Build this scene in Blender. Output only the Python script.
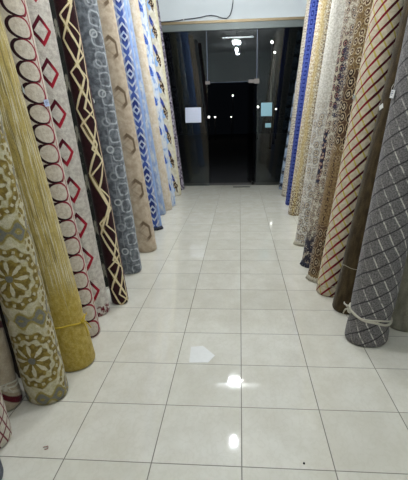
import bpy, bmesh, math, random
from mathutils import Vector, Matrix

# ------------------------------------------------------------------ clear
for o in list(bpy.data.objects):
    bpy.data.objects.remove(o)
SC = bpy.context.scene
COL = SC.collection
random.seed(4)
PI = math.pi

# ------------------------------------------------------------------ camera
cam_d = bpy.data.cameras.new('camera')
cam = bpy.data.objects.new('camera', cam_d)
COL.objects.link(cam)
cam_d.sensor_fit = 'HORIZONTAL'
cam_d.sensor_width = 36.0
cam_d.lens = 428.957 / 408.0 * 36.0
cam_d.clip_start = 0.02
cr, cu, cb = (0.99659, 0.07949, -0.02233), (-0.00041, 0.27523, 0.96138), (0.08257, -0.95809, 0.27433)
M = Matrix(((cr[0], cu[0], cb[0], -0.0103), (cr[1], cu[1], cb[1], -1.5336), (cr[2], cu[2], cb[2], 1.4683), (0, 0, 0, 1)))
cam.matrix_world = M
SC.camera = cam

# ------------------------------------------------------------------ world (night) and exposure
W = bpy.data.worlds.new('night')
SC.world = W
W.use_nodes = True
W.node_tree.nodes['Background'].inputs[0].default_value = (0.35, 0.45, 0.6, 1)
W.node_tree.nodes['Background'].inputs[1].default_value = 0.004
vs = SC.view_settings
vs.view_transform = 'Standard'
vs.look = 'None'
vs.gamma = 1
vs.use_curve_mapping = False
vs.exposure = 0.0
BULB_W = 1250.0          # strength of the glowing bulbs (set here, used by the lamp builder)

# ------------------------------------------------------------------ node helpers
def srgb(r, g, b):
    def f(c):
        c /= 255.0
        return c / 12.92 if c <= 0.04045 else ((c + 0.055) / 1.055) ** 2.4
    return (f(r), f(g), f(b), 1.0)

class V:
    """a value socket one can do arithmetic with"""
    def __init__(s, t, sock): s.t, s.s = t, sock
    def m(s, op, *a, clamp=False):
        n = s.t.nodes.new('ShaderNodeMath'); n.operation = op; n.use_clamp = clamp
        for i, x in enumerate((s,) + a):
            if isinstance(x, V): s.t.links.new(x.s, n.inputs[i])
            else: n.inputs[i].default_value = x
        return V(s.t, n.outputs[0])
    def __add__(s, o): return s.m('ADD', o)
    __radd__ = __add__
    def __sub__(s, o): return s.m('SUBTRACT', o)
    def __rsub__(s, o): return (s * -1.0) + o
    def __mul__(s, o): return s.m('MULTIPLY', o)
    __rmul__ = __mul__
    def __truediv__(s, o): return s.m('DIVIDE', o)
    def __neg__(s): return s * -1.0
    def abs(s): return s.m('ABSOLUTE')
    def sin(s): return s.m('SINE')
    def cos(s): return s.m('COSINE')
    def sqrt(s): return s.m('SQRT')
    def floor(s): return s.m('FLOOR')
    def mod(s, p): return s.m('FLOORED_MODULO', p)
    def cyc(s, p, c=0.0):                       # centred modulo about c
        return ((s - c) + p / 2).mod(p) - p / 2
    def min(s, o): return s.m('MINIMUM', o)
    def max(s, o): return s.m('MAXIMUM', o)
    def at2(s, o): return s.m('ARCTAN2', o)
    def ss(s, a, b):                            # smoothstep a -> b gives 0 -> 1 (a may exceed b)
        n = s.t.nodes.new('ShaderNodeMapRange'); n.interpolation_type = 'SMOOTHSTEP'
        lo, hi = (a, b) if a < b else (b, a)
        s.t.links.new(s.s, n.inputs[0])
        n.inputs[1].default_value = lo; n.inputs[2].default_value = hi
        n.inputs[3].default_value = 0.0 if a < b else 1.0
        n.inputs[4].default_value = 1.0 if a < b else 0.0
        return V(s.t, n.outputs[0])
    def line(s, w, soft=0.003):                 # 1 where |s| < w
        return s.abs().ss(w + soft, w - soft if w > soft else 0.0)

def hyp(a, b): return (a * a + b * b).sqrt()

def vec(u, v, su=1.0, sv=1.0, w=0.0):
    n = u.t.nodes.new('ShaderNodeCombineXYZ')
    a, b = u * su, v * sv
    u.t.links.new(a.s, n.inputs[0]); u.t.links.new(b.s, n.inputs[1]); n.inputs[2].default_value = w
    return n.outputs[0]

def noise(u, v, su, sv=None, detail=2.0, w=0.0):
    n = u.t.nodes.new('ShaderNodeTexNoise')
    n.inputs['Scale'].default_value = 1.0; n.inputs['Detail'].default_value = detail
    u.t.links.new(vec(u, v, su, sv if sv else su, w), n.inputs['Vector'])
    return V(u.t, n.outputs[0])

def voro(u, v, su, sv=None, feature='F1', out=0, rnd=1.0, metric='EUCLIDEAN', w=0.0):
    n = u.t.nodes.new('ShaderNodeTexVoronoi')
    n.voronoi_dimensions = '2D'
    n.feature = feature
    if feature == 'F1': n.distance = metric
    n.inputs['Scale'].default_value = 1.0
    n.inputs['Randomness'].default_value = rnd
    u.t.links.new(vec(u + w, v, su, sv if sv else su), n.inputs['Vector'])
    return V(u.t, n.outputs[out])

def mix(f, a, b):
    t = f.t
    n = t.nodes.new('ShaderNodeMix'); n.data_type = 'RGBA'
    t.links.new(f.s, n.inputs[0])
    for k, x in ((6, a), (7, b)):
        if isinstance(x, tuple): n.inputs[k].default_value = x
        else: t.links.new(x, n.inputs[k])
    return n.outputs[2]

def layers(base, *ls):
    c = base
    for f, col in ls: c = mix(f, c, col)
    return c

def rug_material(name, fn, pile=0.22, gloss=0.0, grain=260.0):
    m = bpy.data.materials.new(name); m.use_nodes = True
    t = m.node_tree; P = t.nodes['Principled BSDF']
    uvn = t.nodes.new('ShaderNodeUVMap'); uvn.uv_map = 'roll'
    sp = t.nodes.new('ShaderNodeSeparateXYZ'); t.links.new(uvn.outputs[0], sp.inputs[0])
    u0, v0 = V(t, sp.outputs[0]), V(t, sp.outputs[1])
    # slight waviness of hand-made weave
    u = u0 + (noise(u0, v0, 9.0, w=3.1) - 0.5) * 0.010
    v = v0 + (noise(u0, v0, 9.0, w=7.7) - 0.5) * 0.014
    c = fn(u, v)
    tuft = noise(u0, v0, grain, detail=3.0)
    patch = noise(u0, v0, 22.0, detail=3.0, w=5.0)
    clump = noise(u0, v0, 95.0, detail=2.0, w=15.0)
    k = (tuft - 0.5) * (pile * 3.2) + (clump - 0.5) * (pile * 2.4) + (patch - 0.5) * (pile * 1.5) + 1.0
    h = t.nodes.new('ShaderNodeMix'); h.data_type = 'RGBA'; h.blend_type = 'MULTIPLY'; h.inputs[0].default_value = 1.0
    g = t.nodes.new('ShaderNodeCombineColor')
    for i in range(3): t.links.new(k.s, g.inputs[i])
    if isinstance(c, tuple): h.inputs[6].default_value = c
    else: t.links.new(c, h.inputs[6])
    t.links.new(g.outputs[0], h.inputs[7])
    t.links.new(h.outputs[2], P.inputs['Base Color'])
    P.inputs['Roughness'].default_value = 0.92
    P.inputs['Specular IOR Level'].default_value = 0.12
    P.inputs['Sheen Weight'].default_value = 0.12 + gloss
    P.inputs['Sheen Roughness'].default_value = 0.4
    b = t.nodes.new('ShaderNodeBump'); b.inputs['Strength'].default_value = 0.55; b.inputs['Distance'].default_value = 0.006
    hh = tuft * 0.5 + clump * 0.8 + patch * 0.6
    t.links.new(hh.s, b.inputs['Height']); t.links.new(b.outputs[0], P.inputs['Normal'])
    return m

def plain(name, col, rough=0.6, metal=0.0, emit=0.0, var=0.06, scale=30.0, spec=0.5):
    m = bpy.data.materials.new(name); m.use_nodes = True
    t = m.node_tree; P = t.nodes['Principled BSDF']
    P.inputs['Roughness'].default_value = rough; P.inputs['Metallic'].default_value = metal
    P.inputs['Specular IOR Level'].default_value = spec
    tc = t.nodes.new('ShaderNodeTexCoord')
    n = t.nodes.new('ShaderNodeTexNoise'); n.inputs['Scale'].default_value = scale; n.inputs['Detail'].default_value = 4
    t.links.new(tc.outputs['Object'], n.inputs['Vector'])
    lo = tuple(max(0, c * (1 - var)) for c in col[:3]) + (1,)
    hi = tuple(min(1, c * (1 + var)) for c in col[:3]) + (1,)
    c = mix(V(t, n.outputs[0]), lo, hi)
    t.links.new(c, P.inputs['Base Color'])
    if emit:
        P.inputs['Emission Color'].default_value = col; P.inputs['Emission Strength'].default_value = emit
    return m

# ------------------------------------------------------------------ mesh helpers
def finish(name, bm, mat, parent=None, smooth=False):
    me = bpy.data.meshes.new(name); bm.normal_update(); bm.to_mesh(me); bm.free()
    if smooth:
        for p in me.polygons: p.use_smooth = True
    me.materials.append(mat)
    o = bpy.data.objects.new(name, me); COL.objects.link(o)
    if parent is not None: o.parent = parent
    return o

def tag(o, label, cat, group=None):
    o['label'] = label; o['category'] = cat
    if group: o['group'] = group
    return o

def struct(o):
    o['kind'] = 'structure'; return o

def box(bm, lo, hi, bev=0.0):
    vs_ = [bm.verts.new((x, y, z)) for z in (lo[2], hi[2]) for y in (lo[1], hi[1]) for x in (lo[0], hi[0])]
    fs = [bm.faces.new([vs_[i] for i in f]) for f in ((0, 2, 3, 1), (4, 5, 7, 6), (0, 1, 5, 4), (2, 6, 7, 3), (0, 4, 6, 2), (1, 3, 7, 5))]
    if bev:
        es = list({e for f in fs for e in f.edges})
        bmesh.ops.bevel(bm, geom=es, offset=bev, segments=2, affect='EDGES')
    return bm

def boxo(name, lo, hi, mat, parent=None, bev=0.0):
    return finish(name, box(bmesh.new(), lo, hi, bev), mat, parent)

def tube(bm, pts, r, n=8, closed=False, taper=None):
    pts = [Vector(p) for p in pts]
    rings = []
    N = len(pts)
    up = Vector((0.013, 0.02, 1))
    for i, p in enumerate(pts):
        a = pts[(i - 1) % N] if (closed or i > 0) else p
        b = pts[(i + 1) % N] if (closed or i < N - 1) else p
        t = (b - a).normalized()
        s = t.cross(up)
        if s.length < 0.05: s = t.cross(Vector((1, 0, 0)))
        s.normalize(); w = s.cross(t)
        rr = r if taper is None else r * taper(i / (N - 1))
        rings.append([bm.verts.new(p + s * (rr * math.cos(2 * PI * k / n)) + w * (rr * math.sin(2 * PI * k / n))) for k in range(n)])
    for i in range(N if closed else N - 1):
        A, B = rings[i], rings[(i + 1) % N]
        for k in range(n):
            bm.faces.new((A[k], A[(k + 1) % n], B[(k + 1) % n], B[k]))
    if not closed:
        bm.faces.new(rings[0][::-1]); bm.faces.new(rings[-1])
    return bm

def lathe(bm, prof, c=(0, 0, 0), n=20):
    rings = []
    for r, z in prof:
        rings.append([bm.verts.new((c[0] + r * math.cos(2 * PI * k / n), c[1] + r * math.sin(2 * PI * k / n), c[2] + z)) for k in range(n)])
    for A, B in zip(rings, rings[1:]):
        for k in range(n): bm.faces.new((A[k], A[(k + 1) % n], B[(k + 1) % n], B[k]))
    bm.faces.new(rings[0][::-1]); bm.faces.new(rings[-1])
    return bm

# ------------------------------------------------------------------ setting
XL, XR, YB, YF, H = -2.05, 1.80, -4.0, 8.0, 4.35
T = 0.4

def floor_material():
    m = bpy.data.materials.new('cream_marble_tiles'); m.use_nodes = True
    t = m.node_tree; P = t.nodes['Principled BSDF']
    g = t.nodes.new('ShaderNodeNewGeometry')
    sp = t.nodes.new('ShaderNodeSeparateXYZ'); t.links.new(g.outputs['Position'], sp.inputs[0])
    x, y = V(t, sp.outputs[0]), V(t, sp.outputs[1])
    gx, gy = x.cyc(T), y.cyc(T)
    joint = gx.line(0.0022, 0.0012).max(gy.line(0.0022, 0.0012))
    ix, iy = (x / T).floor(), (y / T).floor()
    cell = ((ix * 12.9898 + iy * 78.233).sin() * 437.585).mod(1.0)
    # veins shift from tile to tile
    n1 = noise(x + cell * 5.0, y + cell * 9.0, 7.0, 5.0, detail=6.0)
    n2 = noise(x + cell * 7.0, y + cell * 3.0, 24.0, 16.0, detail=4.0, w=2.0)
    c = mix(n1.ss(0.30, 0.72), srgb(207, 202, 187), srgb(216, 212, 199))
    c = mix((n2 - 0.5).line(0.03, 0.03) * 0.12, c, srgb(176, 168, 142))
    c = mix(cell * 0.25, c, srgb(190, 186, 169))
    c = mix(joint, c, srgb(104, 98, 84))
    t.links.new(c, P.inputs['Base Color'])
    rough = n2 * 0.02 + 0.028 + joint * 0.5
    t.links.new(rough.s, P.inputs['Roughness'])
    P.inputs['Specular IOR Level'].default_value = 0.5
    b = t.nodes.new('ShaderNodeBump'); b.inputs['Strength'].default_value = 0.35; b.inputs['Distance'].default_value = 0.003
    hgt = noise(x, y, 16.0, 16.0, detail=2.0, w=9.0) * 0.06 - joint
    t.links.new(hgt.s, b.inputs['Height']); t.links.new(b.outputs[0], P.inputs['Normal'])
    return m

M_WALL = plain('white_painted_plaster', srgb(206, 211, 211), 0.75, var=0.03, scale=6)
M_CEIL = plain('white_ceiling_paint', srgb(214, 216, 216), 0.8, var=0.03, scale=5)
M_BRASS = plain('brass_finish', srgb(138, 122, 94), 0.45, 0.6)
M_STEEL = plain('brushed_steel', srgb(170, 172, 174), 0.35, 0.9)
M_BAND = plain('grey_header_band', srgb(104, 110, 106), 0.45, 0.3)
M_PATCH = plain('worn_patch_steel', srgb(112, 106, 100), 0.55, 0.5)
M_DARK = plain('dark_bronze_metal', srgb(40, 38, 36), 0.5, 0.6)
M_CABLE = plain('black_rubber_cable', srgb(26, 30, 40), 0.5)
M_ASPH = plain('night_asphalt', srgb(52, 52, 54), 0.9, var=0.2, scale=40)

struct(boxo('floor', (XL, YB, -0.06), (XR, YF + 0.06, 0), floor_material()))
struct(boxo('ceiling', (XL - .1, YB - .1, H), (XR + .1, YF + .15, H + .1), M_CEIL))
struct(boxo('wall_left', (XL - .1, YB - .1, -0.06), (XL, YF + .12, H), M_WALL))
struct(boxo('wall_right', (XR, YB - .1, -0.06), (XR + .1, YF + .12, H), M_WALL))
struct(boxo('wall_back', (XL, YB - .1, -0.06), (XR, YB, H), M_WALL))
struct(boxo('wall_front', (XL, YF - .03, 3.345), (XR, YF + .12, H), M_WALL))
struct(boxo('trim_1', (XL, YF - .055, 3.295), (XR, YF + .03, 3.345), M_BRASS, bev=0.006))
struct(boxo('trim_2', (XL, YF - .028, 3.17), (XR, YF + .02, 3.295), M_BAND, bev=0.004))  # plain grey band between the brass strip and the glass

def glass_material():
    m = bpy.data.materials.new('clear_shop_glass'); m.use_nodes = True
    t = m.node_tree
    for n in list(t.nodes):
        if n.type == 'BSDF_PRINCIPLED': t.nodes.remove(n)
    out = [n for n in t.nodes if n.type == 'OUTPUT_MATERIAL'][0]
    fr = t.nodes.new('ShaderNodeFresnel'); fr.inputs[0].default_value = 1.48
    tr = t.nodes.new('ShaderNodeBsdfTransparent'); tr.inputs[0].default_value = (0.90, 0.94, 0.93, 1)
    gl = t.nodes.new('ShaderNodeBsdfGlossy'); gl.inputs['Roughness'].default_value = 0.012
    tc = t.nodes.new('ShaderNodeTexCoord'); nz = t.nodes.new('ShaderNodeTexNoise'); nz.inputs['Scale'].default_value = 1.5
    t.links.new(tc.outputs['Object'], nz.inputs['Vector'])
    b = t.nodes.new('ShaderNodeBump'); b.inputs['Strength'].default_value = 0.02; b.inputs['Distance'].default_value = 0.01
    t.links.new(nz.outputs[0], b.inputs['Height']); t.links.new(b.outputs[0], gl.inputs['Normal'])
    mx = t.nodes.new('ShaderNodeMixShader')
    t.links.new(fr.outputs[0], mx.inputs[0]); t.links.new(tr.outputs[0], mx.inputs[1]); t.links.new(gl.outputs[0], mx.inputs[2])
    t.links.new(mx.outputs[0], out.inputs[0])
    return m
M_GLASS = glass_material()
M_EDGE = plain('polished_glass_edge', srgb(96, 106, 130), 0.25)

GX0, GX1, GZ = -0.68, 0.345, 2.17
w1 = struct(boxo('window_1', (XL, 7.995, 0.0), (GX0 - .004, 8.005, 3.17), M_GLASS))
w2 = struct(boxo('window_2', (GX1 + .004, 7.995, 0.0), (XR, 8.005, 3.17), M_GLASS))
w3 = struct(boxo('window_3', (GX0 + .004, 7.995, GZ), (GX1 - .004, 8.005, 3.17), M_GLASS))
boxo('glass_edge', (GX0 - .004, 7.994, GZ), (GX0 + .004, 8.006, 3.17), M_EDGE, w1)
boxo('glass_edge', (GX1 - .004, 7.994, GZ), (GX1 + .004, 8.006, 3.17), M_EDGE, w2)
boxo('glass_edge', (GX0 + .05, 7.994, GZ - .002), (GX1 - .17, 8.006, GZ + .002), M_EDGE, w3)
boxo('patch_fitting', (GX0 - .045, 7.975, GZ - .03), (GX0 + .05, 8.025, GZ + .03), M_PATCH, w1, bev=.004)
boxo('patch_fitting', (GX1 - .17, 7.975, GZ - .03), (GX1 - .06, 8.025, GZ + .035), M_PATCH, w3, bev=.004)
boxo('patch_fitting', (GX1 - .055, 7.97, GZ - .045), (GX1 + .05, 8.03, GZ + .05), M_PATCH, w2, bev=.004)
# the door leaf, swung open to the outside on its right edge
d1 = bpy.data.objects.new('door_1', None); COL.objects.link(d1); struct(d1)
d1.location = (GX1 - .06, 8.03, 0); d1.rotation_euler = (0, 0, math.radians(97))
boxo('glass_panel', (0.0, -.005, 0.012), (0.92, .005, GZ - .04), M_GLASS, d1)
boxo('patch_fitting', (0.0, -.02, 0.012), (0.16, .02, 0.075), M_DARK, d1, bev=.004)
hb = bmesh.new(); tube(hb, [(0.82, -.05, .8), (0.82, -.05, 1.2)], 0.012)
tube(hb, [(0.82, -.05, .85), (0.82, .0, .85)], 0.008); tube(hb, [(0.82, -.05, 1.15), (0.82, .0, 1.15)], 0.008)
finish('handle', hb, M_DARK, d1, True)
tag(boxo('floor_spring', (-0.15, 7.74, 0.0), (0.22, 7.83, 0.006), M_DARK, bev=.002),
    'dark flat metal door closer plate on the floor before the doorway', 'door closer')
# outside
struct(boxo('ground', (-14, YF + .06, -0.16), (14, 40, -0.08), M_ASPH))
struct(boxo('trim_3', (XL - .1, YF + .06, -0.16), (XR + .1, YF + .5, -0.01), plain('threshold_stone', srgb(90, 88, 84), 0.8)))

# ------------------------------------------------------------------ rug patterns; u = metres round the roll (0 faces the aisle mouth), v = metres up
C_ = srgb
def p_red_grid(u, v):
    a = (v - u * 0.9).cyc(0.060); b = (u + v * 0.35).cyc(0.045)
    n = noise(u, v, 30, detail=2)
    return layers(C_(205, 196, 180), (a.line(0.005, 0.003).max(b.line(0.004, 0.003)) * n.ss(0.25, 0.4), C_(112, 30, 42)))

def p_maroon_band(u, v):
    d = (v - 0.12 + u * 0.8)
    z = ((u * 30).sin() * 0.012 + d).cyc(0.44)
    return layers(mix(noise(u, v, 12).ss(.35, .65), C_(176, 162, 140), C_(160, 145, 122)),
                  (z.line(0.020, 0.006), C_(84, 24, 32)), ((z - 0.05).line(0.008, 0.004), C_(196, 186, 166)))

def p_olive_medallion(u, v):
    uu = u + 0.032; vv = v.cyc(0.456, 0.272)
    uu = uu + (noise(u, v, 40, w=4) - .5) * 0.012; vv = vv + (noise(u, v, 40, w=8) - .5) * 0.012
    r = hyp(uu, vv); ph = uu.at2(vv)
    n = noise(u, v, 30, detail=3)
    cream = mix(n.ss(0.35, 0.65), C_(194, 186, 158), C_(178, 168, 132))
    olive = mix(n.ss(0.4, 0.6), C_(112, 94, 44), C_(140, 120, 58))
    disk = (r + (ph * 16.0).sin() * 0.005).ss(0.102, 0.094)
    petal = ((ph * 4.0).cos().abs() + (r - 0.056).abs() * -7.0).ss(0.68, 0.80) * r.ss(0.022, 0.028)
    ring = (r + (ph * 12.0).sin() * 0.007 - 0.139).line(0.020, 0.005)
    dots = (r - 0.139).line(0.008, 0.004) * (ph * 22.0).sin().ss(0.1, 0.5)
    g = vv.abs() - 0.228
    leaf = (g + (uu * 62).cos() * 0.022 + (uu * 23).sin() * 0.012)
    band = leaf.line(0.030, 0.006) * r.ss(0.160, 0.170)
    band2 = leaf.line(0.014, 0.005) * r.ss(0.160, 0.170)
    vine = ((uu.abs() - 0.178) + (v * 27.5).sin() * 0.020)
    fill = (uu.abs() - 0.10).ss(0.0, 0.03) * r.ss(0.165, 0.175) * voro(u, v, 36, 30).ss(.42, .34)
    return layers(cream, (fill, olive), (vine.line(0.010, 0.005), C_(130, 124, 108)),
                  (ring, olive), (dots, cream), (band, C_(146, 130, 74)), (band2, C_(118, 116, 106)),
                  (disk, olive), (petal * disk, C_(196, 188, 160)), (r.ss(0.022, 0.016), C_(112, 110, 102)))

def p_gold_streaks(u, v):
    s1 = noise(u, v, 95, 3.2, detail=2)
    s2 = noise(u, v, 150, 4.2, detail=1, w=4)
    fade = (v + (noise(u, v, 60, 2, w=1) - .5) * 0.5).ss(0.42, 0.66)
    g = mix(noise(u, v, 40, 30, detail=3).ss(.3, .7), C_(164, 140, 60), C_(184, 162, 88))
    return layers(g, (fade * .45, C_(176, 160, 108)), (s1.ss(0.52, 0.62) * fade * 0.7, C_(120, 108, 70)),
                  (s2.ss(0.53, 0.60) * fade * .9, C_(204, 194, 162)))

def p_ovals(u, v):
    vv = v.cyc(0.120, 1.632); uu = u - 0.070
    e = hyp(uu / 0.074, (vv + uu * 0.10) / 0.060)
    darkside = (uu + vv * 0.4).ss(0.055, -0.02)
    ol = (e - 1.0).abs() - darkside * 0.03
    n = noise(u, v, 40)
    red = mix(darkside, C_(132, 28, 44), C_(38, 16, 22))
    return layers(mix(n.ss(.35, .65), C_(200, 190, 174), C_(184, 172, 156)), (ol.ss(0.13, 0.08), red),
                  ((u - 0.152).line(0.005, 0.003), C_(140, 28, 46)))

def p_red_diamonds(u, v):
    vv = v.cyc(0.260, 1.775)
    uc = u - 0.042 + (2.0 - v) * 0.018
    d = uc.abs() / 0.072 + vv.abs() / 0.098
    ol = (d - 0.82).line(0.185, 0.03)
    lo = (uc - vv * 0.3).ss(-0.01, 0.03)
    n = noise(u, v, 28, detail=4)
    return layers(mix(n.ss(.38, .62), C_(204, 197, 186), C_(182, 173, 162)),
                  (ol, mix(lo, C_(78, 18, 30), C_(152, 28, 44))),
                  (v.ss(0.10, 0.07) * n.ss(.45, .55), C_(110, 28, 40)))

def p_night_blossom(u, v):
    vv = v.cyc(0.40, 0.95); uu = u - 0.035
    r = hyp(uu, vv); ph = uu.at2(vv)
    fl = (r - (ph * 3.5).cos().abs() * 0.075).ss(0.012, -0.01)
    n = noise(u, v, 18, detail=3)
    return layers(mix(n, C_(24, 26, 24), C_(46, 48, 44)), (fl * 0.8, C_(140, 136, 120)), ((n - .62).ss(0, .05) * .5, C_(90, 92, 84)))

def p_shard_lines(u, v):
    def zig(c, amp, p, ph, w, skew=0.3):
        t = (v + ph).mod(p) / p
        tri = (t / skew).min((1.0 - t) / (1 - skew))
        return (u - c - (tri - 0.5) * (2 * amp)).abs().ss(w + 0.0028, w - 0.0012)
    n = noise(u, v, 30)
    ln = zig(0.016, 0.060, 0.37, 0.05, 0.0082, .30).max(zig(0.048, 0.040, 0.29, 0.19, 0.0070, .70)).max(zig(0.000, 0.052, 0.47, 0.33, 0.0078, .45))
    ln = ln.max((u - 0.084 + (v * 5.0).sin() * 0.010).abs().ss(0.007, 0.004))
    fill = zig(0.016, 0.060, 0.37, 0.05, 0.020, .30) * zig(0.000, 0.052, 0.47, 0.33, 0.022, .45)
    side = (u - 0.100).line(0.008, 0.004)
    return layers(mix(n, C_(36, 17, 21), C_(58, 30, 32)), (fill * .7, C_(150, 130, 72)), (ln, C_(222, 206, 166)),
                  (side, C_(92, 26, 38)))

def p_grey_rings(u, v):
    n = noise(u, v, 20, detail=3)
    uu = u - (v - 0.3) * 0.030 + 0.006; vv = v.cyc(0.485, 0.722)
    ring = (hyp(uu, vv) - 0.029).line(0.0070, 0.003)
    vh = v.cyc(0.485, 0.722 + 0.2425)
    ring2 = (hyp(uu, vh) - 0.034).line(0.008, 0.005) * 0.35
    wu = u + (noise(u, v, 12, w=5) - .5) * 0.035; wv = v + (noise(u, v, 12, w=6) - .5) * 0.035
    a = (wu - 0.092).abs(); b = wv.cyc(0.162, 0.03).abs()
    sq = ((a.m('POWER', 4.0) + b.m('POWER', 4.0)).m('POWER', 0.25) - 0.056).line(0.006, 0.005)
    conn = uu.line(0.005, 0.003) * v.cyc(0.2425, 0.722 + 0.121).line(0.075, 0.01)
    bar = v.cyc(0.2425, 0.722 + 0.121).line(0.005, 0.003) * uu.line(0.03, 0.004)
    g = mix(n.ss(.35, .68), C_(84, 88, 92), C_(126, 130, 134))
    return layers(g, (sq * (n.ss(.36, .52) * .65 + .25), C_(178, 182, 184)), (conn.max(bar) * .45, C_(160, 164, 166)), (ring2, C_(190, 192, 192)), (ring * .8, C_(192, 195, 194)))

def p_beige_hexagons(u, v):
    n = noise(u, v, 16, detail=4)
    vv = v.cyc(0.48, 1.205); uu = u - 0.028
    a = uu.abs(); b = vv.abs()
    hx = (a.max(a * 0.5 + b * 0.62))
    ol = (hx - 0.064).line(0.013, 0.005)
    br = (uu + vv * 0.3).ss(-0.05, 0.02)
    dia = ((vv - 0.0).abs() - (uu + 0.06) * 0.8).line(0.008, 0.006) * (uu + 0.07).ss(0, .01) * hx.ss(0.07, 0.06)
    return layers(mix(n.ss(.35, .65), C_(190, 174, 152), C_(170, 152, 130)),
                  (hx.ss(0.066, 0.060) * 0.12, C_(140, 122, 98)), (dia * .35, C_(120, 100, 78)), (ol * (br * .8 + .12), C_(100, 82, 62)))

def p_blue_meander(u, v):
    us = u - 0.045
    d = us.abs() / 0.085 + v.cyc(0.430, 1.58).abs() / 0.0955
    z = (d * 6.283).cos().ss(-0.65, -0.35)
    cut = (us * 52.0).cos().ss(-.5, -.2)
    key = (v * 14.6).sin()
    dk = mix(key.ss(-.6, .6), C_(36, 48, 104), C_(60, 80, 142))
    pal = mix(noise(u, v, 14).ss(.4, .6), C_(182, 184, 188), C_(150, 164, 188))
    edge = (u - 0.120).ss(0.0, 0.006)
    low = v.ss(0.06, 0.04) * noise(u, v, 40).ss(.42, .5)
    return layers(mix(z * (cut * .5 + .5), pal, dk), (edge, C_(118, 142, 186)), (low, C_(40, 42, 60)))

def p_pale_blue(u, v):
    n = noise(u, v, 11, 6, detail=4); m = noise(u, v, 40, detail=3, w=2)
    return layers(mix(n.ss(.4, .6), C_(124, 140, 170), C_(172, 174, 174)), (m.ss(.56, .66) * .7, C_(96, 112, 142)),
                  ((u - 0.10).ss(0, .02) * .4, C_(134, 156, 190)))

def p_cream(u, v):
    n = noise(u, v, 9, detail=4); m = voro(u, v, 16, 11, out=0)
    return layers(mix(n.ss(.35, .65), C_(198, 187, 170), C_(184, 169, 147)), ((m - .42).line(.05, .03) * .35, C_(168, 146, 112)))

def p_blue_leaves(u, v):
    n = noise(u, v, 10, 5, detail=4)
    vv = v.cyc(0.46, 2.68); uu = u - 0.02
    d = hyp((uu + vv * 0.35) / 0.05, vv / 0.11)
    leaf = (d + (n - .5) * 0.7).ss(1.0, 0.8)
    return layers(mix(n.ss(.4, .6), C_(172, 184, 202), C_(192, 192, 188)), (noise(u, v, 22, 10, w=8).ss(.54, .62) * .8, C_(112, 138, 180)),
                  (leaf, mix(noise(u, v, 50).ss(.4, .6), C_(38, 56, 128), C_(84, 116, 186))))

def p_brown_motif(u, v):
    n = noise(u, v, 60, detail=2); w = noise(u, v, 16, detail=2, w=3)
    vv = v.cyc(0.46, 2.50); uu = u - 0.040
    d = (uu + vv * 0.15).abs() / 0.050 + vv.abs() / 0.150
    mot = (d + (w - .5) * .9).ss(1.0, 0.88)
    spots = voro(u, v, 38, 22)
    leaf_v = v.cyc(0.46, 2.50 + 0.150); leaf_u = u - 0.005
    leaf = (hyp((leaf_u + leaf_v * 0.28) / 0.030, leaf_v / 0.120) + (w - .5) * .8).ss(1.0, 0.85)
    paleb = (hyp((u + 0.005) / 0.035, v.cyc(0.46, 2.50 - 0.03) / 0.10) + (w - .5) * .9).ss(1.0, 0.8)
    base = mix(noise(u, v, 12).ss(.4, .6), C_(206, 200, 184), C_(190, 182, 160))
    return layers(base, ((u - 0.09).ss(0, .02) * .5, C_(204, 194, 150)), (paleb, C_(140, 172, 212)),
                  (leaf, mix(n.ss(.4, .6), C_(30, 42, 112), C_(66, 88, 166))),
                  (mot, mix(spots.ss(.26, .40), C_(176, 158, 130), C_(54, 38, 30))))

def p_mauve_damask(u, v):
    n = noise(u, v, 26, 18, detail=3)
    e = voro(u, v, 20, 12)
    return layers(mix(n.ss(.44, .54), C_(168, 160, 170), C_(104, 94, 106)), ((e - .35).ss(.08, .0) * n.ss(.48, .52), C_(66, 54, 64)),
                  (noise(u, v, 50, w=4).ss(.62, .68) * .6, C_(52, 40, 50)))

def p_olive_grey(u, v):
    n = noise(u, v, 22, 8, detail=4)
    return mix(n.ss(.35, .65), C_(120, 116, 100), C_(142, 138, 122))

def p_grey_lattice(u, v):
    n = noise(u, v, 120, 110, detail=3)
    n2 = noise(u, v, 26, w=6)
    wob = (noise(u, v, 14, w=2) - .5) * 0.012
    blk = (v - u * 0.66).cyc(0.106, 0.03) + wob
    wht = (u + v * 0.62 + wob).cyc(0.078, 0.012)
    dash = (v - u * 0.66).cyc(0.106, 0.083).line(0.046, 0.006)
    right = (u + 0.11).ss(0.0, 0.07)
    return layers(mix(n.ss(.35, .65), C_(94, 91, 90), C_(132, 128, 126)),
                  (blk.line(0.0048, 0.004) * .9, C_(46, 44, 46)),
                  (wht.line(0.0040, 0.0025) * dash * (n2.ss(.36, .52) * .8 + .2) * (right * .8 + .2), C_(206, 201, 190)))

def p_dark_olive(u, v):
    n = noise(u, v, 30, 9, detail=4)
    return mix(n.ss(.35, .65), C_(54, 44, 29), C_(76, 63, 42))

def p_red_yellow_lattice(u, v):
    n = noise(u, v, 26, detail=3)
    red = (v - u * 1.15).cyc(0.098, 0.01)
    yel = (u * 1.0 + v * 0.62).cyc(0.092, 0.02)
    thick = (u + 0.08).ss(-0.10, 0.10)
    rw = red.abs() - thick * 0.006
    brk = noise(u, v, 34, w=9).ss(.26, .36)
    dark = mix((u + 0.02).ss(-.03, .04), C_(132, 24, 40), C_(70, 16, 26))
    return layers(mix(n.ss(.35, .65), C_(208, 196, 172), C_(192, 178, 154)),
                  (yel.line(0.0062, 0.003) * brk, C_(186, 168, 78)), (rw.ss(0.0100, 0.006), dark))

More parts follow.
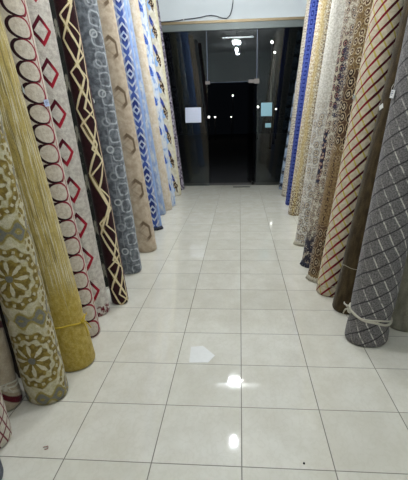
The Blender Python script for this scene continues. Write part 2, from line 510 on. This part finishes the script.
def persian(u, v, s, ground, rings, off=0.0, rnd=0.55):
    wu = u + (noise(u, v, 34, detail=3, w=11) - .5) * 0.014
    wv = v + (noise(u, v, 34, detail=3, w=17) - .5) * 0.018
    d = voro(wu + off, wv, s, s * 0.8, rnd=rnd)
    n = noise(u, v, 80, 62, detail=2)
    d = d + (n - .5) * .18
    c = ground
    for lo, hi, col in rings:
        c = mix(d.ss(lo - .04, lo) * d.ss(hi + .04, hi), c, col)
    return mix(n.ss(.57, .63) * .8, c, C_(54, 42, 40))

def p_tan_persian(u, v):
    n = noise(u, v, 60, detail=3)
    tan_ = mix(n.ss(.4, .6), C_(140, 117, 82), C_(112, 90, 62))
    field = persian(u, v, 17, tan_, ((0, .10, C_(200, 186, 160)), (.13, .22, C_(84, 58, 44)), (.30, .36, C_(190, 176, 150))), .3)
    big = persian(u, v, 14, C_(84, 62, 46), ((0, .12, C_(26, 22, 28)), (.12, .20, C_(180, 164, 138)), (.26, .38, C_(46, 32, 28)), (.42, .47, C_(166, 146, 116))), .1, .35)
    zone = (v - 1.52).abs().ss(0.30, 0.28)
    zone2 = (v - 0.30).abs().ss(0.24, 0.22)
    zone3 = v.ss(2.05, 2.08)
    mid = mix(n.ss(.48, .54) * (u.cyc(0.09).line(0.012)), tan_, C_(72, 52, 42))
    c = mix((v.ss(1.30, 1.0)), field, mid)
    return layers(c, (zone.max(zone2 * .8), big), (zone3 * .5, field))

def p_navy_border(u, v):
    n = noise(u, v, 70, detail=3); w = noise(u, v, 18, detail=3, w=5)
    cream = mix(n.ss(.42, .58), C_(206, 199, 182), C_(178, 168, 148))
    field = persian(u, v, 19, cream, ((0, .15, C_(56, 50, 64)), (.15, .22, C_(196, 186, 166)), (.25, .33, C_(120, 92, 80)), (.40, .45, C_(150, 138, 120))), .7, .6)
    navy = persian(u, v, 26, C_(32, 36, 60), ((0, .20, C_(188, 172, 150)), (.24, .32, C_(120, 74, 68))), .2, .6)
    rose = persian(u, v, 17, C_(184, 172, 150), ((0, .12, C_(30, 28, 36)), (.14, .24, C_(150, 110, 100)), (.28, .38, C_(54, 42, 46))), .5, .3)
    x = u + 0.130 + (v * 16.0).sin() * 0.010 + (w - .5) * 0.05
    band = x.line(0.036, 0.006) * (v - 1.08 + (w - .5) * .2).line(0.25, 0.02)
    rband = (u + 0.105 + (w - .5) * .04).line(0.045, 0.006) * (v - 1.82 + (w - .5) * .2).line(0.30, 0.03)
    nband = (u + 0.055 + (v * 22.0).sin() * 0.012 + (w - .5) * .05).line(0.024, 0.006) * (v - 1.72).line(0.32, 0.03)
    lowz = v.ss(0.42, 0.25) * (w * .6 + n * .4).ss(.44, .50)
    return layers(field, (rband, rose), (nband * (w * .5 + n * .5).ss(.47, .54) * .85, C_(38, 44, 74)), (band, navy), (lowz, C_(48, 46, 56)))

def p_ivory_persian(u, v):
    n = noise(u, v, 50, detail=3)
    ivory = mix(n.ss(.42, .6), C_(216, 211, 200), C_(190, 183, 168))
    field = persian(u, v, 13, ivory, ((0, .10, C_(120, 106, 100)), (.13, .18, C_(206, 196, 178)), (.24, .30, C_(158, 138, 112)), (.38, .42, C_(150, 146, 146))), .45)
    m = (v.ss(1.75, 1.35)) * (noise(u, v, 5, 3, w=3).ss(.30, .55)) 
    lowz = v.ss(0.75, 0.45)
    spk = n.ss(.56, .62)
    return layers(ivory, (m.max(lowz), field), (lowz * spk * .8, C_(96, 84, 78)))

def p_tan_cream(u, v):
    n = noise(u, v, 60, 40, detail=3)
    b = (u + 0.05 + (v * 14).sin() * .008 + (noise(u, v, 20, w=4) - .5) * .04)
    gold = b.line(0.026, 0.012)
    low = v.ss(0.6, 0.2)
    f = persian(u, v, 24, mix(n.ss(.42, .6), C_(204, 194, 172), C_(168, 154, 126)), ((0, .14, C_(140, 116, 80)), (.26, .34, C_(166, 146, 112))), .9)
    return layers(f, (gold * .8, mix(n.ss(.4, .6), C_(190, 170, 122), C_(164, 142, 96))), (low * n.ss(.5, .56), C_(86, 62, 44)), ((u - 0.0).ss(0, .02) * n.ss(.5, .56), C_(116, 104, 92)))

def p_royal_key(u, v):
    cu_ = u.cyc(0.070).abs(); cv_ = (v + (u / 0.070 + .5).floor() * 0.06).cyc(0.120).abs()
    k = ((cu_ / 0.035).max(cv_ / 0.060) * 9.42).sin().ss(.2, .6)
    return layers(mix(noise(u, v, 60).ss(.4, .6), C_(20, 28, 82), C_(28, 40, 104)), (k * .8, C_(76, 90, 148)))

def p_speckle(u, v):
    n = noise(u, v, 70, 40, detail=2)
    k = ((u + v * 0.5) * 130.0).sin() * ((u - v * 0.5) * 130.0).sin()
    return layers(mix(n.ss(.44, .56), C_(188, 178, 160), C_(122, 112, 100)), (k.ss(.3, .5) * .6, C_(206, 196, 178)))

def p_slate_blocks(u, v):
    n = noise(u, v, 16, 9, detail=3)
    k = v.cyc(0.26, 0.1)
    return layers(mix(n.ss(.42, .56), C_(150, 166, 186), C_(96, 112, 134)), ((k + (n - .5) * .1).line(0.035, 0.02), C_(30, 34, 46)),
                  (noise(u, v, 60, w=3).ss(.6, .66), C_(196, 198, 200)))

def p_gap_shade(u, v):  # dark brown that stands for the shade between rolls
    n = noise(u, v, 26, 12, detail=4)
    return mix(n.ss(.35, .65), C_(44, 38, 34), C_(62, 54, 46))

def p_charcoal(u, v):
    n = noise(u, v, 30, detail=4)
    return mix(n.ss(.35, .65), C_(70, 74, 82), C_(96, 100, 108))

# ------------------------------------------------------------------ rug rolls
LEN = 3.9
GROUP = None
ROLLS = {}
SEG = 56

def roll_point(R, ang, z, extra=0.0):
    X, Y, r, s, wob = R['X'], R['Y'], R['r'], R['s'], R['wob']
    rr = r * (1 + 0.012 * math.sin(2 * ang + wob + z * 1.1) + 0.010 * math.sin(3 * ang - wob * 2 + z * 2.3))
    for tz, dep in R['ties']:
        rr -= dep * math.exp(-((z - tz) / 0.05) ** 2)
    # the free edge of the rug makes a small step at the back
    da = ((ang - R['seam']) % (2 * PI)) / (2 * PI)
    rr += 0.010 * (da - 0.5) * (1 if da > 0.03 else (da / 0.03) * 2 - 1) * 0.8
    rr += extra
    return Vector((rr * math.cos(ang) + s * z, rr * math.sin(ang), z))

def rug_roll(key, X, Y, r, s, fn, label, ties=(), pile=0.22, gloss=0.0, grain=260.0):
    R = dict(X=X, Y=Y, r=r, s=s, wob=random.uniform(0, 6), ties=ties)
    th0 = math.atan2(-1.5336 - Y, -0.0103 - X)
    R['th0'] = th0; R['seam'] = th0 + PI + (0.5 if X < 0 else -0.5)
    bm = bmesh.new(); uvl = bm.loops.layers.uv.new('roll')
    zs = [0.0, 0.004, 0.012, 0.025] + [0.025 + (LEN - 0.05) * k / 78 for k in range(1, 79)] + [LEN - 0.010, LEN]
    def inset(z):
        e = min(z, LEN - z)
        return -0.016 * (1 - min(1, e / 0.025)) ** 2
    rings = [[bm.verts.new(roll_point(R, R['seam'] + 2 * PI * k / SEG, z, inset(z))) for k in range(SEG)] for z in zs]
    for i in range(len(zs) - 1):
        for k in range(SEG):
            k2 = (k + 1) % SEG
            f = bm.faces.new((rings[i][k], rings[i][k2], rings[i + 1][k2], rings[i + 1][k]))
            f.smooth = True
            us = [(2 * PI * q / SEG + R['seam'] - th0 - 2 * PI) * r for q in (k, k + 1, k + 1, k)]
            for l, uu, zz in zip(f.loops, us, (zs[i], zs[i], zs[i + 1], zs[i + 1])):
                l[uvl].uv = (uu, zz)
    # ends: rolled layers as ridges running in to the hollow centre
    for ring, z, sg in ((rings[0], 0.0, 1), (rings[-1], LEN, -1)):
        prev = ring
        nL = 7
        for j in range(1, nL * 2 + 1):
            fr = 1 - j / (nL * 2 + 1.5)
            dz = sg * (0.012 if j % 2 else 0.001)
            cur = [bm.verts.new(Vector((v.co.x - s * z, v.co.y, 0)) * fr + Vector((s * (z + dz), 0, z + dz))) for v in ring]
            for k in range(SEG):
                k2 = (k + 1) % SEG
                q = (prev[k], cur[k], cur[k2], prev[k2])
                f = bm.faces.new(q if sg < 0 else q[::-1])
                for l in f.loops: l[uvl].uv = (0.01 * j, z)
            prev = cur
        bm.faces.new(prev if sg < 0 else prev[::-1])
    bmesh.ops.recalc_face_normals(bm, faces=bm.faces[:])
    o = finish('rug_roll', bm, rug_material(fn.__name__[2:] + '_pile', fn, pile, gloss, grain))
    o.location = (X, Y, 0)
    tag(o, label, 'rug roll')
    ROLLS[key] = (o, R)
    return o

def tie_cord(key, z, tilt, rad, mat, knot_u, tails, twist=0.0, label=None):
    o, R = ROLLS[key]
    bm = bmesh.new()
    pts = []
    for k in range(72):
        a = R['th0'] + 2 * PI * k / 72
        u = ((2 * PI * k / 72 + PI) % (2 * PI) - PI)
        zz = z + tilt * math.sin(u) + 0.004 * math.sin(5 * u)
        pts.append(roll_point(R, a, zz, rad * 0.7))
    tube(bm, pts, rad, 8, closed=True)
    if twist:
        pts2 = [roll_point(R, R['th0'] + 2 * PI * k / 72, z + 0.012 + tilt * 0.7 * math.sin((2 * PI * k / 72 + PI) % (2 * PI) - PI) + twist * math.sin(3 * 2 * PI * k / 72), rad * 0.8) for k in range(72)]
        tube(bm, pts2, rad * 0.8, 8, closed=True)
    ka = R['th0'] + knot_u / R['r']
    kz = z + tilt * math.sin(knot_u / R['r'])
    kp = roll_point(R, ka, kz, rad * 1.6)
    # knot: two small crossing loops
    rad_dir = Vector((math.cos(ka), math.sin(ka), 0)); tan = Vector((-math.sin(ka), math.cos(ka), 0))
    for q in (0.5, -0.5):
        lp = [kp + tan * (math.cos(t) * rad * 1.9) + Vector((0, 0, 1)) * (math.sin(t) * rad * 1.5 + q * rad) + rad_dir * (rad * 0.5 * math.sin(2 * t)) for t in [2 * PI * j / 14 for j in range(14)]]
        tube(bm, lp, rad * 0.85, 6, closed=True)
    for (du, dz, out) in tails:
        pp = []
        for j in range(9):
            t = j / 8
            uu = knot_u + du * t
            zz = kz + dz * t + 0.012 * math.sin(t * 5)
            pp.append(roll_point(R, R['th0'] + uu / R['r'], zz, rad * 1.6 + out * math.sin(t * PI * 0.6)))
        tube(bm, pp, rad * 0.8, 6, taper=lambda t: 1 - 0.35 * t)
    c = finish('tie_cord', bm, mat, o, True)
    if label: c['label'] = label
    return c

def price_tag(key, u, z, w, h, mat, rot=0.0, label=None, print_mat=None):
    o, R = ROLLS[key]
    a = R['th0'] + u / R['r']
    p = roll_point(R, a, z, 0.010)
    n = Vector((math.cos(a), math.sin(a), 0)); tx = Vector((-math.sin(a), math.cos(a), 0)); tz = Vector((R['s'], 0, 1)).normalized()
    bm = bmesh.new()
    cx = math.cos(rot); sx = math.sin(rot)
    def pt(x, y, d):
        curl = 0.10 * x * x / max(w, .01)
        return p + tx * (x * cx - y * sx) + tz * (x * sx + y * cx) + n * (d - curl)
    N = 6
    grid = {}
    for d in (0, 1):
        for i in range(N + 1):
            for j in range(3):
                grid[d, i, j] = bm.verts.new(pt(w * (i / N - .5), h * (j / 2 - .5), 0.0015 * d))
    for d in (0, 1):
        for i in range(N):
            for j in range(2):
                q = (grid[d, i, j], grid[d, i + 1, j], grid[d, i + 1, j + 1], grid[d, i, j + 1])
                bm.faces.new(q if d else q[::-1])
    bd = [(i, 0) for i in range(N + 1)] + [(N, 1), (N, 2)] + [(i, 2) for i in range(N - 1, -1, -1)] + [(0, 1)]
    for (a1, b1), (a2, b2) in zip(bd, bd[1:] + bd[:1]):
        bm.faces.new((grid[0, a1, b1], grid[0, a2, b2], grid[1, a2, b2], grid[1, a1, b1]))
    t = finish('price_tag', bm, mat, o)
    if label: t['label'] = label
    bm = bmesh.new()
    tube(bm, [pt(-w * .4, h * .4, .002), pt(-w * .5, h * .75, .003), pt(-w * .45, h * 1.2, -.004)], 0.0015, 5)
    finish('string', bm, M_STRING, t)
    if print_mat:
        bm = bmesh.new()
        for j, (x0, x1) in enumerate(((-.3, .25), (-.36, .3), (-.3, .1))):
            y = h * (.22 - .2 * j)
            vs4 = [bm.verts.new(pt(w * x, y + e, .0022)) for x, e in ((x0, 0), (x1, 0), (x1, h * .09), (x0, h * .09))]
            bm.faces.new(vs4)
        finish('print', bm, print_mat, t)

def fringe(key, u0, u1, mat, n=60, L=0.035):
    o, R = ROLLS[key]
    bm = bmesh.new()
    for i in range(n):
        u = u0 + (u1 - u0) * (i + random.uniform(-.3, .3)) / n
        a = R['th0'] + u / R['r']
        z0 = random.uniform(.035, .05)
        e = random.uniform(.004, .016)
        da = random.uniform(-.05, .05)
        pts = [roll_point(R, a, z0, -.002), roll_point(R, a + da * .5, z0 * .55, .006), roll_point(R, a + da, 0.004, e)]
        tube(bm, pts, 0.0028, 5)
    f = finish('fringe', bm, mat, o, True)
    return f

M_STRING = plain('white_string', srgb(206, 202, 190), 0.9)
M_TWINE = plain('off_white_twine', srgb(196, 190, 174), 0.95, var=.15, scale=120)
M_YCORD = plain('yellow_cord', srgb(186, 158, 42), 0.85, var=.12, scale=120)
M_THIN = plain('grey_string', srgb(150, 142, 122), 0.9)
M_TAG = plain('white_tag_card', srgb(214, 214, 210), 0.7)
M_TAGB = plain('pale_blue_tag_card', srgb(172, 184, 214), 0.7)
M_TAGG = plain('grey_tag_card', srgb(128, 132, 126), 0.7)
M_INK = plain('grey_ink', srgb(90, 96, 120), 0.8)
M_FR = plain('cream_fringe_yarn', srgb(190, 182, 162), 0.95, var=.15)
M_FRD = plain('dark_fringe_yarn', srgb(52, 54, 66), 0.95, var=.2)

# left side, near to far
rug_roll('L0', -1.205, 0.09, .105, -.11, p_red_grid, 'white rug roll with a thin dark red grid, at the bottom-left corner in front')
rug_roll('L1', -1.285, .360, .100, -.11, p_maroon_band, 'beige rug roll with a maroon band and white twine, left of the olive medallion roll', ties=((.16, .006),))
rug_roll('LS', -1.33, .68, .095, -.155, p_gap_shade, 'added dark roll standing in for shade in the gap behind the olive and gold rolls')  # extra roll filling a gap that is only dark from shade
rug_roll('L2', -1.076, .458, .112, -.110, p_olive_medallion, 'nearest left rug roll, cream with olive flower medallions and grey ornaments', pile=.25)
rug_roll('L3', -1.052, .792, .132, -.158, p_gold_streaks, 'mustard gold rug roll with pale vertical streaks, tied with a yellow cord', ties=((.30, .007),), pile=.2)
rug_roll('L4', -1.129, 1.163, .125, -.121, p_ovals, 'cream rug roll with a chain of dark maroon outlined ovals, beside the gold roll', pile=.14)
rug_roll('L5', -1.16, 1.513, .120, -.103, p_red_diamonds, 'pale grey rug roll with a column of red diamond outlines', pile=.2)
rug_roll('L6', -1.28, 2.12, .12, -.10, p_night_blossom, 'blackish rug roll with faint pale blossoms, between the red diamond and maroon rolls')
rug_roll('L7', -1.003, 1.706, .071, -.100, p_shard_lines, 'dark maroon rug roll criss-crossed by jagged cream lines', pile=.18)
rug_roll('L8', -1.116, 2.47, .125, -.097, p_grey_rings, 'slate grey rug roll with light rings and rounded squares', gloss=.2)
rug_roll('L9', -1.099, 3.185, .130, -.121, p_beige_hexagons, 'beige rug roll with brown hexagon outlines', pile=.16)
rug_roll('L10', -1.211, 4.168, .130, -.108, p_blue_meander, 'navy and white zigzag key-patterned rug roll on the left side', pile=.14)
rug_roll('L11', -1.311, 5.092, .130, -.125, p_pale_blue, 'mottled pale blue rug roll just beyond the navy zigzag roll')
rug_roll('L12', -1.261, 5.464, .130, -.121, p_cream, 'plain cream rug roll between the two pale blue rolls on the left')
rug_roll('L13', -1.234, 5.781, .120, -.111, p_blue_leaves, 'pale blue rug roll with deep blue leaf shapes, past the plain cream roll')
rug_roll('L14', -1.295, 6.865, .130, -.094, p_brown_motif, 'cream rug roll with brown spotted diamonds and blue leaves, second from the glass')
rug_roll('L15', -1.299, 7.512, .120, -.107, p_mauve_damask, 'mauve grey damask rug roll, farthest left against the shop glass')
# right side, near to far
rug_roll('R0', 1.165, 1.38, .13, .10, p_olive_grey, 'plain olive grey rug roll at the right edge, behind the dark grey lattice roll')
rug_roll('R1', .838, 1.166, .138, .112, p_grey_lattice, 'nearest right rug roll, dark grey with black diagonals, white dashes and white twine', ties=((.18, .010),), pile=.28)
rug_roll('R2', .846, 1.637, .13, .155, p_dark_olive, 'plain dark olive brown rug roll between the grey lattice and red lattice rolls', ties=((.37, .004),))
rug_roll('R3', .770, 1.966, .125, .131, p_red_yellow_lattice, 'cream rug roll with crossing dark red and yellow diagonal lines', pile=.15)
rug_roll('R4', .750, 2.283, .13, .127, p_tan_persian, 'tan and brown oriental rug roll with dark rosettes, beside the red lattice roll', pile=.3)
rug_roll('R5', .748, 2.681, .13, .120, p_navy_border, 'cream oriental rug roll with a navy ornamental border', pile=.3)
rug_roll('R6', .769, 3.431, .13, .112, p_ivory_persian, 'ivory white oriental rug roll with faint floral scrolls, beyond the navy bordered roll', pile=.22)
rug_roll('R7', .862, 5.051, .13, .111, p_tan_cream, 'cream rug roll with a golden tan stripe, just nearer than the royal blue roll', pile=.3)
rug_roll('R8', .890, 5.802, .12, .091, p_royal_key, 'royal blue rug roll with a fine pale key pattern', pile=.2)
rug_roll('R9', .887, 6.64, .11, .103, p_speckle, 'grey beige speckled rug roll, second from the glass on the right', pile=.3)
rug_roll('R10', .897, 7.433, .10, .132, p_slate_blocks, 'slender slate blue rug roll with dark bars, farthest right against the shop glass')

tie_cord('L3', .300, -.010, .0055, M_YCORD, .135, ((.03, .055, .02), (.035, -.05, .02), (-.015, -.075, .02)), label='yellow cord')
tie_cord('R1', .185, -.030, .0080, M_TWINE, -.165, ((-.03, .055, .03), (-.045, -.035, .03), (.02, .06, .02)), twist=.010, label='thick white twine')
tie_cord('R2', .37, .0, .0025, M_THIN, -.15, ((.02, -.04, .01),), label='thin grey string')
tie_cord('L1', .15, -.03, .0050, M_TWINE, .035, ((.030, .035, .006), (.03, -.025, .006), (-.05, .03, .02)), twist=.006, label='white twine')
tie_cord('R3', .10, .02, .0025, M_THIN, .0, ((.05, -.03, .01),), label='thin grey string')
price_tag('R1', -.165, 1.575, .055, .045, M_TAG, -.1, 'white price tag', M_INK)
price_tag('R2', -.135, 1.511, .040, .032, M_TAG, .5, 'white price tag')
price_tag('R3', -.150, 1.592, .050, .022, M_TAGG, .1, 'grey price tag')
price_tag('L4', .125, 1.576, .050, .040, M_TAGB, .1, 'pale blue price tag', M_INK)
price_tag('L3', .185, 1.630, .045, .035, M_TAGG, -.3, 'grey price tag')
price_tag('L7', .100, 1.603, .030, .022, M_TAG, .3, 'white price tag')
fringe('L10', -.02, .20, M_FRD, 50)
fringe('R4', -.21, -.02, M_FR, 46)
fringe('R5', -.21, .0, M_FRD, 46)
fringe('R6', -.20, .05, M_FR, 46)

# bit of another roll at the very corner
rug_roll('LX', -1.11, -.16, .105, -.11, p_charcoal, 'plain blue grey rug roll cut off by the bottom-left corner of the photo')

# ------------------------------------------------------------------ lamps
M_LAMP = plain('lamp_white_enamel', srgb(214, 214, 212), 0.4)
def bulb_material(name, k):
    m = bpy.data.materials.new(name); m.use_nodes = True
    P = m.node_tree.nodes['Principled BSDF']
    P.inputs['Base Color'].default_value = (1, 1, 1, 1)
    P.inputs['Emission Color'].default_value = (0.90, 0.95, 1.0, 1)
    P.inputs['Emission Strength'].default_value = BULB_W * k
    return m
M_TUBE = plain('lit_tube_glass', (.92, .96, 1, 1), .3, emit=14.0)

def bulb(parent, x, y, z, mat, r=0.045):
    # compact lamp: screw cap and a bulging glowing envelope, hanging down from z
    s = bmesh.new(); lathe(s, [(.010, .0), (.022, -.004), (.022, -.05), (.017, -.06)], (x, y, z), 14)
    finish('lamp_socket', s, M_LAMP, parent, True)
    b = bmesh.new()
    prof = [(.015, -.058)] + [(r * math.sin(t), -.058 - r * .9 + r * 1.15 * math.cos(t)) for t in [PI * k / 8 for k in range(2, 8)]] + [(.004, -.058 - r * 2.05)]
    lathe(b, prof, (x, y, z), 14)
    finish('bulb', b, mat, parent, True)

def hang_lamp(x, y, z, bulbs, barlen, label, k=1.0):
    mat = bulb_material('cool_white_bulb_glow', k)
    t = bpy.data.objects.new('pendant_lamp', None); COL.objects.link(t); t.location = (x, y, z)
    tag(t, label, 'lamp')
    if barlen:
        for sx in (-1, 1):
            b = bmesh.new(); tube(b, [(sx * barlen * .28, 0, .02), (sx * barlen * .28, 0, H - z)], .008, 8); finish('hanging_rod', b, M_STEEL, t, True)
            b = bmesh.new(); lathe(b, [(.04, 0), (.04, -.012), (.015, -.03)], (sx * barlen * .28, 0, H - z), 16); finish('ceiling_rose', b, M_LAMP, t, True)
        boxo('batten', (-barlen / 2, -.035, -.02), (barlen / 2, .035, .025), M_LAMP, t, bev=.008)
        b = bmesh.new(); tube(b, [(-barlen / 2 + .02, .055, .0), (barlen / 2 - .02, .055, .0)], .018, 10); finish('tube', b, M_TUBE, t, True)
    else:
        b = bmesh.new(); tube(b, [(0, 0, 0), (0, 0, H - z)], .005, 8); finish('cord', b, M_CABLE, t, True)
        b = bmesh.new(); lathe(b, [(.045, 0), (.045, -.012), (.015, -.03)], (0, 0, H - z), 16); finish('ceiling_rose', b, M_LAMP, t, True)
    for bx in bulbs: bulb(t, bx, 0, -.015, mat)
    return t
hang_lamp(-.05, 5.5, 3.42, (-.10, .02), .82, 'white batten lamp on two rods seen mirrored in the glass above the doorway', .55)
hang_lamp(-.10, 4.0, 3.47, (0.0,), 0, 'single bright bulb on a cord, mirrored low in the shop glass and floor', .95)
hang_lamp(-.10, 1.3, 4.10, (0.0,), 0, 'added out-of-view bulb on a short cord, lighting the near end of the aisle', 1.3)  # extra bulb out of view, put in to light the near parts
hang_lamp(-.10, -1.8, 4.10, (0.0,), 0, 'added unseen bulb on a short cord behind the viewer, lighting the near rolls', .6)  # unseen bulb added to brighten the fronts of the near rolls

# ------------------------------------------------------------------ small things on the glass, header and floor
def paper(name, x0, x1, z0, z1, mat, label, curl=.004):
    bm = bmesh.new(); N = 8
    y = 7.9945
    for d in (0, 1):
        for i in range(N + 1):
            for j in (0, 1):
                bm.verts.new((x0 + (x1 - x0) * i / N, y - .0015 - curl * (abs(i / N - .5) * 2) ** 4 * (1 if j == 0 else .4) - (.0012 if d == 0 else 0), z0 + (z1 - z0) * j))
    bm.verts.ensure_lookup_table()
    g = lambda d, i, j: bm.verts[d * (N + 1) * 2 + i * 2 + j]
    for i in range(N):
        bm.faces.new((g(0, i, 0), g(0, i + 1, 0), g(0, i + 1, 1), g(0, i, 1)))
        bm.faces.new((g(1, i, 1), g(1, i + 1, 1), g(1, i + 1, 0), g(1, i, 0)))
        for j in (0, 1):
            bm.faces.new((g(0, i, j), g(0, i + 1, j), g(1, i + 1, j), g(1, i, j)))
    for i in (0, N): bm.faces.new((g(0, i, 0), g(0, i, 1), g(1, i, 1), g(1, i, 0)))
    bmesh.ops.recalc_face_normals(bm, faces=bm.faces[:])
    return tag(finish(name, bm, mat), label, 'notice')
paper('paper_notice', -1.17, -.83, 1.37, 1.68, plain('white_notice_paper', srgb(206, 210, 226), .8), 'white paper notice stuck on the left glass pane')
paper('paper_notice', .44, .67, 1.47, 1.74, plain('pale_cyan_paper', srgb(150, 190, 200), .8), 'larger pale blue paper notice on the right glass pane')
paper('paper_notice', .535, .655, 1.235, 1.325, plain('pale_cyan_slip', srgb(146, 186, 194), .8), 'small pale blue paper slip below the larger notice on the right pane', .002)

# black cable on the header, with a little white clip
def hdr(px, py):                       # points measured on the header wall
    return (-.08 + (px - 236) * .0208, YF - .078, 3.70 - (py - 0) * .0170)
cpts = [(156, 20.5), (164, 20.8), (172, 20.6), (180, 20), (187, 19), (194, 18.6), (201, 17.8), (207, 16.4), (212, 16), (217, 17), (222, 19.2), (227, 20), (230, 17), (232, 11), (233, 4), (233.5, -6), (234, -20)]
bm = bmesh.new(); tube(bm, [hdr(*q) for q in cpts], .010, 8)
cab = tag(finish('power_cable', bm, M_CABLE, None, True), 'black cable drooping along the white wall above the glass', 'cable')
cx_, cy_, cz_ = hdr(185.5, 19.4)
boxo('cable_clip', (cx_ - .008, cy_ - .016, cz_ - .015), (cx_ + .008, cy_ + .046, cz_ + .035), M_LAMP, cab, bev=.003)

# clear plastic offcut lying on a tile
bm = bmesh.new()
pl = [(-.332, 1.003), (-.254, 1.019), (-.167, .902), (-.206, .818), (-.324, .812)]
bot = [bm.verts.new((x, y, .0005)) for x, y in pl]; top = [bm.verts.new((x, y, .0015)) for x, y in pl]
bm.faces.new(top[::-1]); bm.faces.new(bot)
for i in range(5): bm.faces.new((bot[i], bot[(i + 1) % 5], top[(i + 1) % 5], top[i]))
bmesh.ops.recalc_face_normals(bm, faces=bm.faces[:])
tag(finish('plastic_scrap', bm, plain('pale_film', srgb(220, 219, 214), .25)), 'pale five-sided scrap of film lying on a floor tile', 'scrap')
bm = bmesh.new(); tube(bm, [(-.925, .062, .003), (-.905, .070, .004), (-.899, .055, .004), (-.912, .047, .003)], .0018, 6)
tag(finish('thread_scrap', bm, plain('red_thread', srgb(150, 92, 82), .9), None, True), 'tiny red thread scrap on the tile at lower left', 'scrap')
bm = bmesh.new(); bmesh.ops.create_icosphere(bm, subdivisions=1, radius=.0055, matrix=Matrix.Translation((.2714, .031, .004)))
tag(finish('dirt_crumb', bm, M_DARK), 'tiny dark crumb on the tile at lower right of centre', 'crumb')

# ------------------------------------------------------------------ night lights beyond the door
M_SL = plain('street_lamp_glow', (1.0, .97, .9, 1), .5, emit=9.0)
def lamp_post(px_x, y, z, r, label):
    t = bpy.data.objects.new('street_light', None); COL.objects.link(t); t.location = (px_x, y, -.08)
    tag(t, label, 'street light', 'lights in the dark street')
    b = bmesh.new(); lathe(b, [(.07, 0), (.07, .05), (.03, .08), (.025, z - .02)], n=10); finish('post', b, M_DARK, t, True)
    b = bmesh.new(); bmesh.ops.create_uvsphere(b, u_segments=12, v_segments=8, radius=r, matrix=Matrix.Translation((0, 0, z + .08))); finish('lamp_globe', b, M_SL, t, True)
for x, y, z, r, l in ((-.57, 36, 3.17, .08, 'highest street light dot seen in the open doorway'),
                      (-2.17, 30, 1.50, .10, 'leftmost street light dot beside the left edge of the open doorway'),
                      (-1.74, 30, 1.49, .08, 'second street light dot from the left edge of the doorway'),
                      (-.60, 30, 1.47, .05, 'faint low street light dot in the middle of the doorway'),
                      (1.27, 30, 2.10, .11, 'bright street light just left of the larger pale blue notice'),
                      (.90, 30, 2.10, .06, 'small street light left of the bright one near the notice'),
                      (1.47, 20, 4.72, .10, 'high street light seen through the right glass pane, upper of two'),
                      (1.90, 24, 4.80, .09, 'high street light seen through the right glass pane, lower of two'),
                      (2.52, 30, 1.93, .08, 'street light dot just right of the larger pale blue notice')):
    lamp_post(x, y, z, r * .6, l)
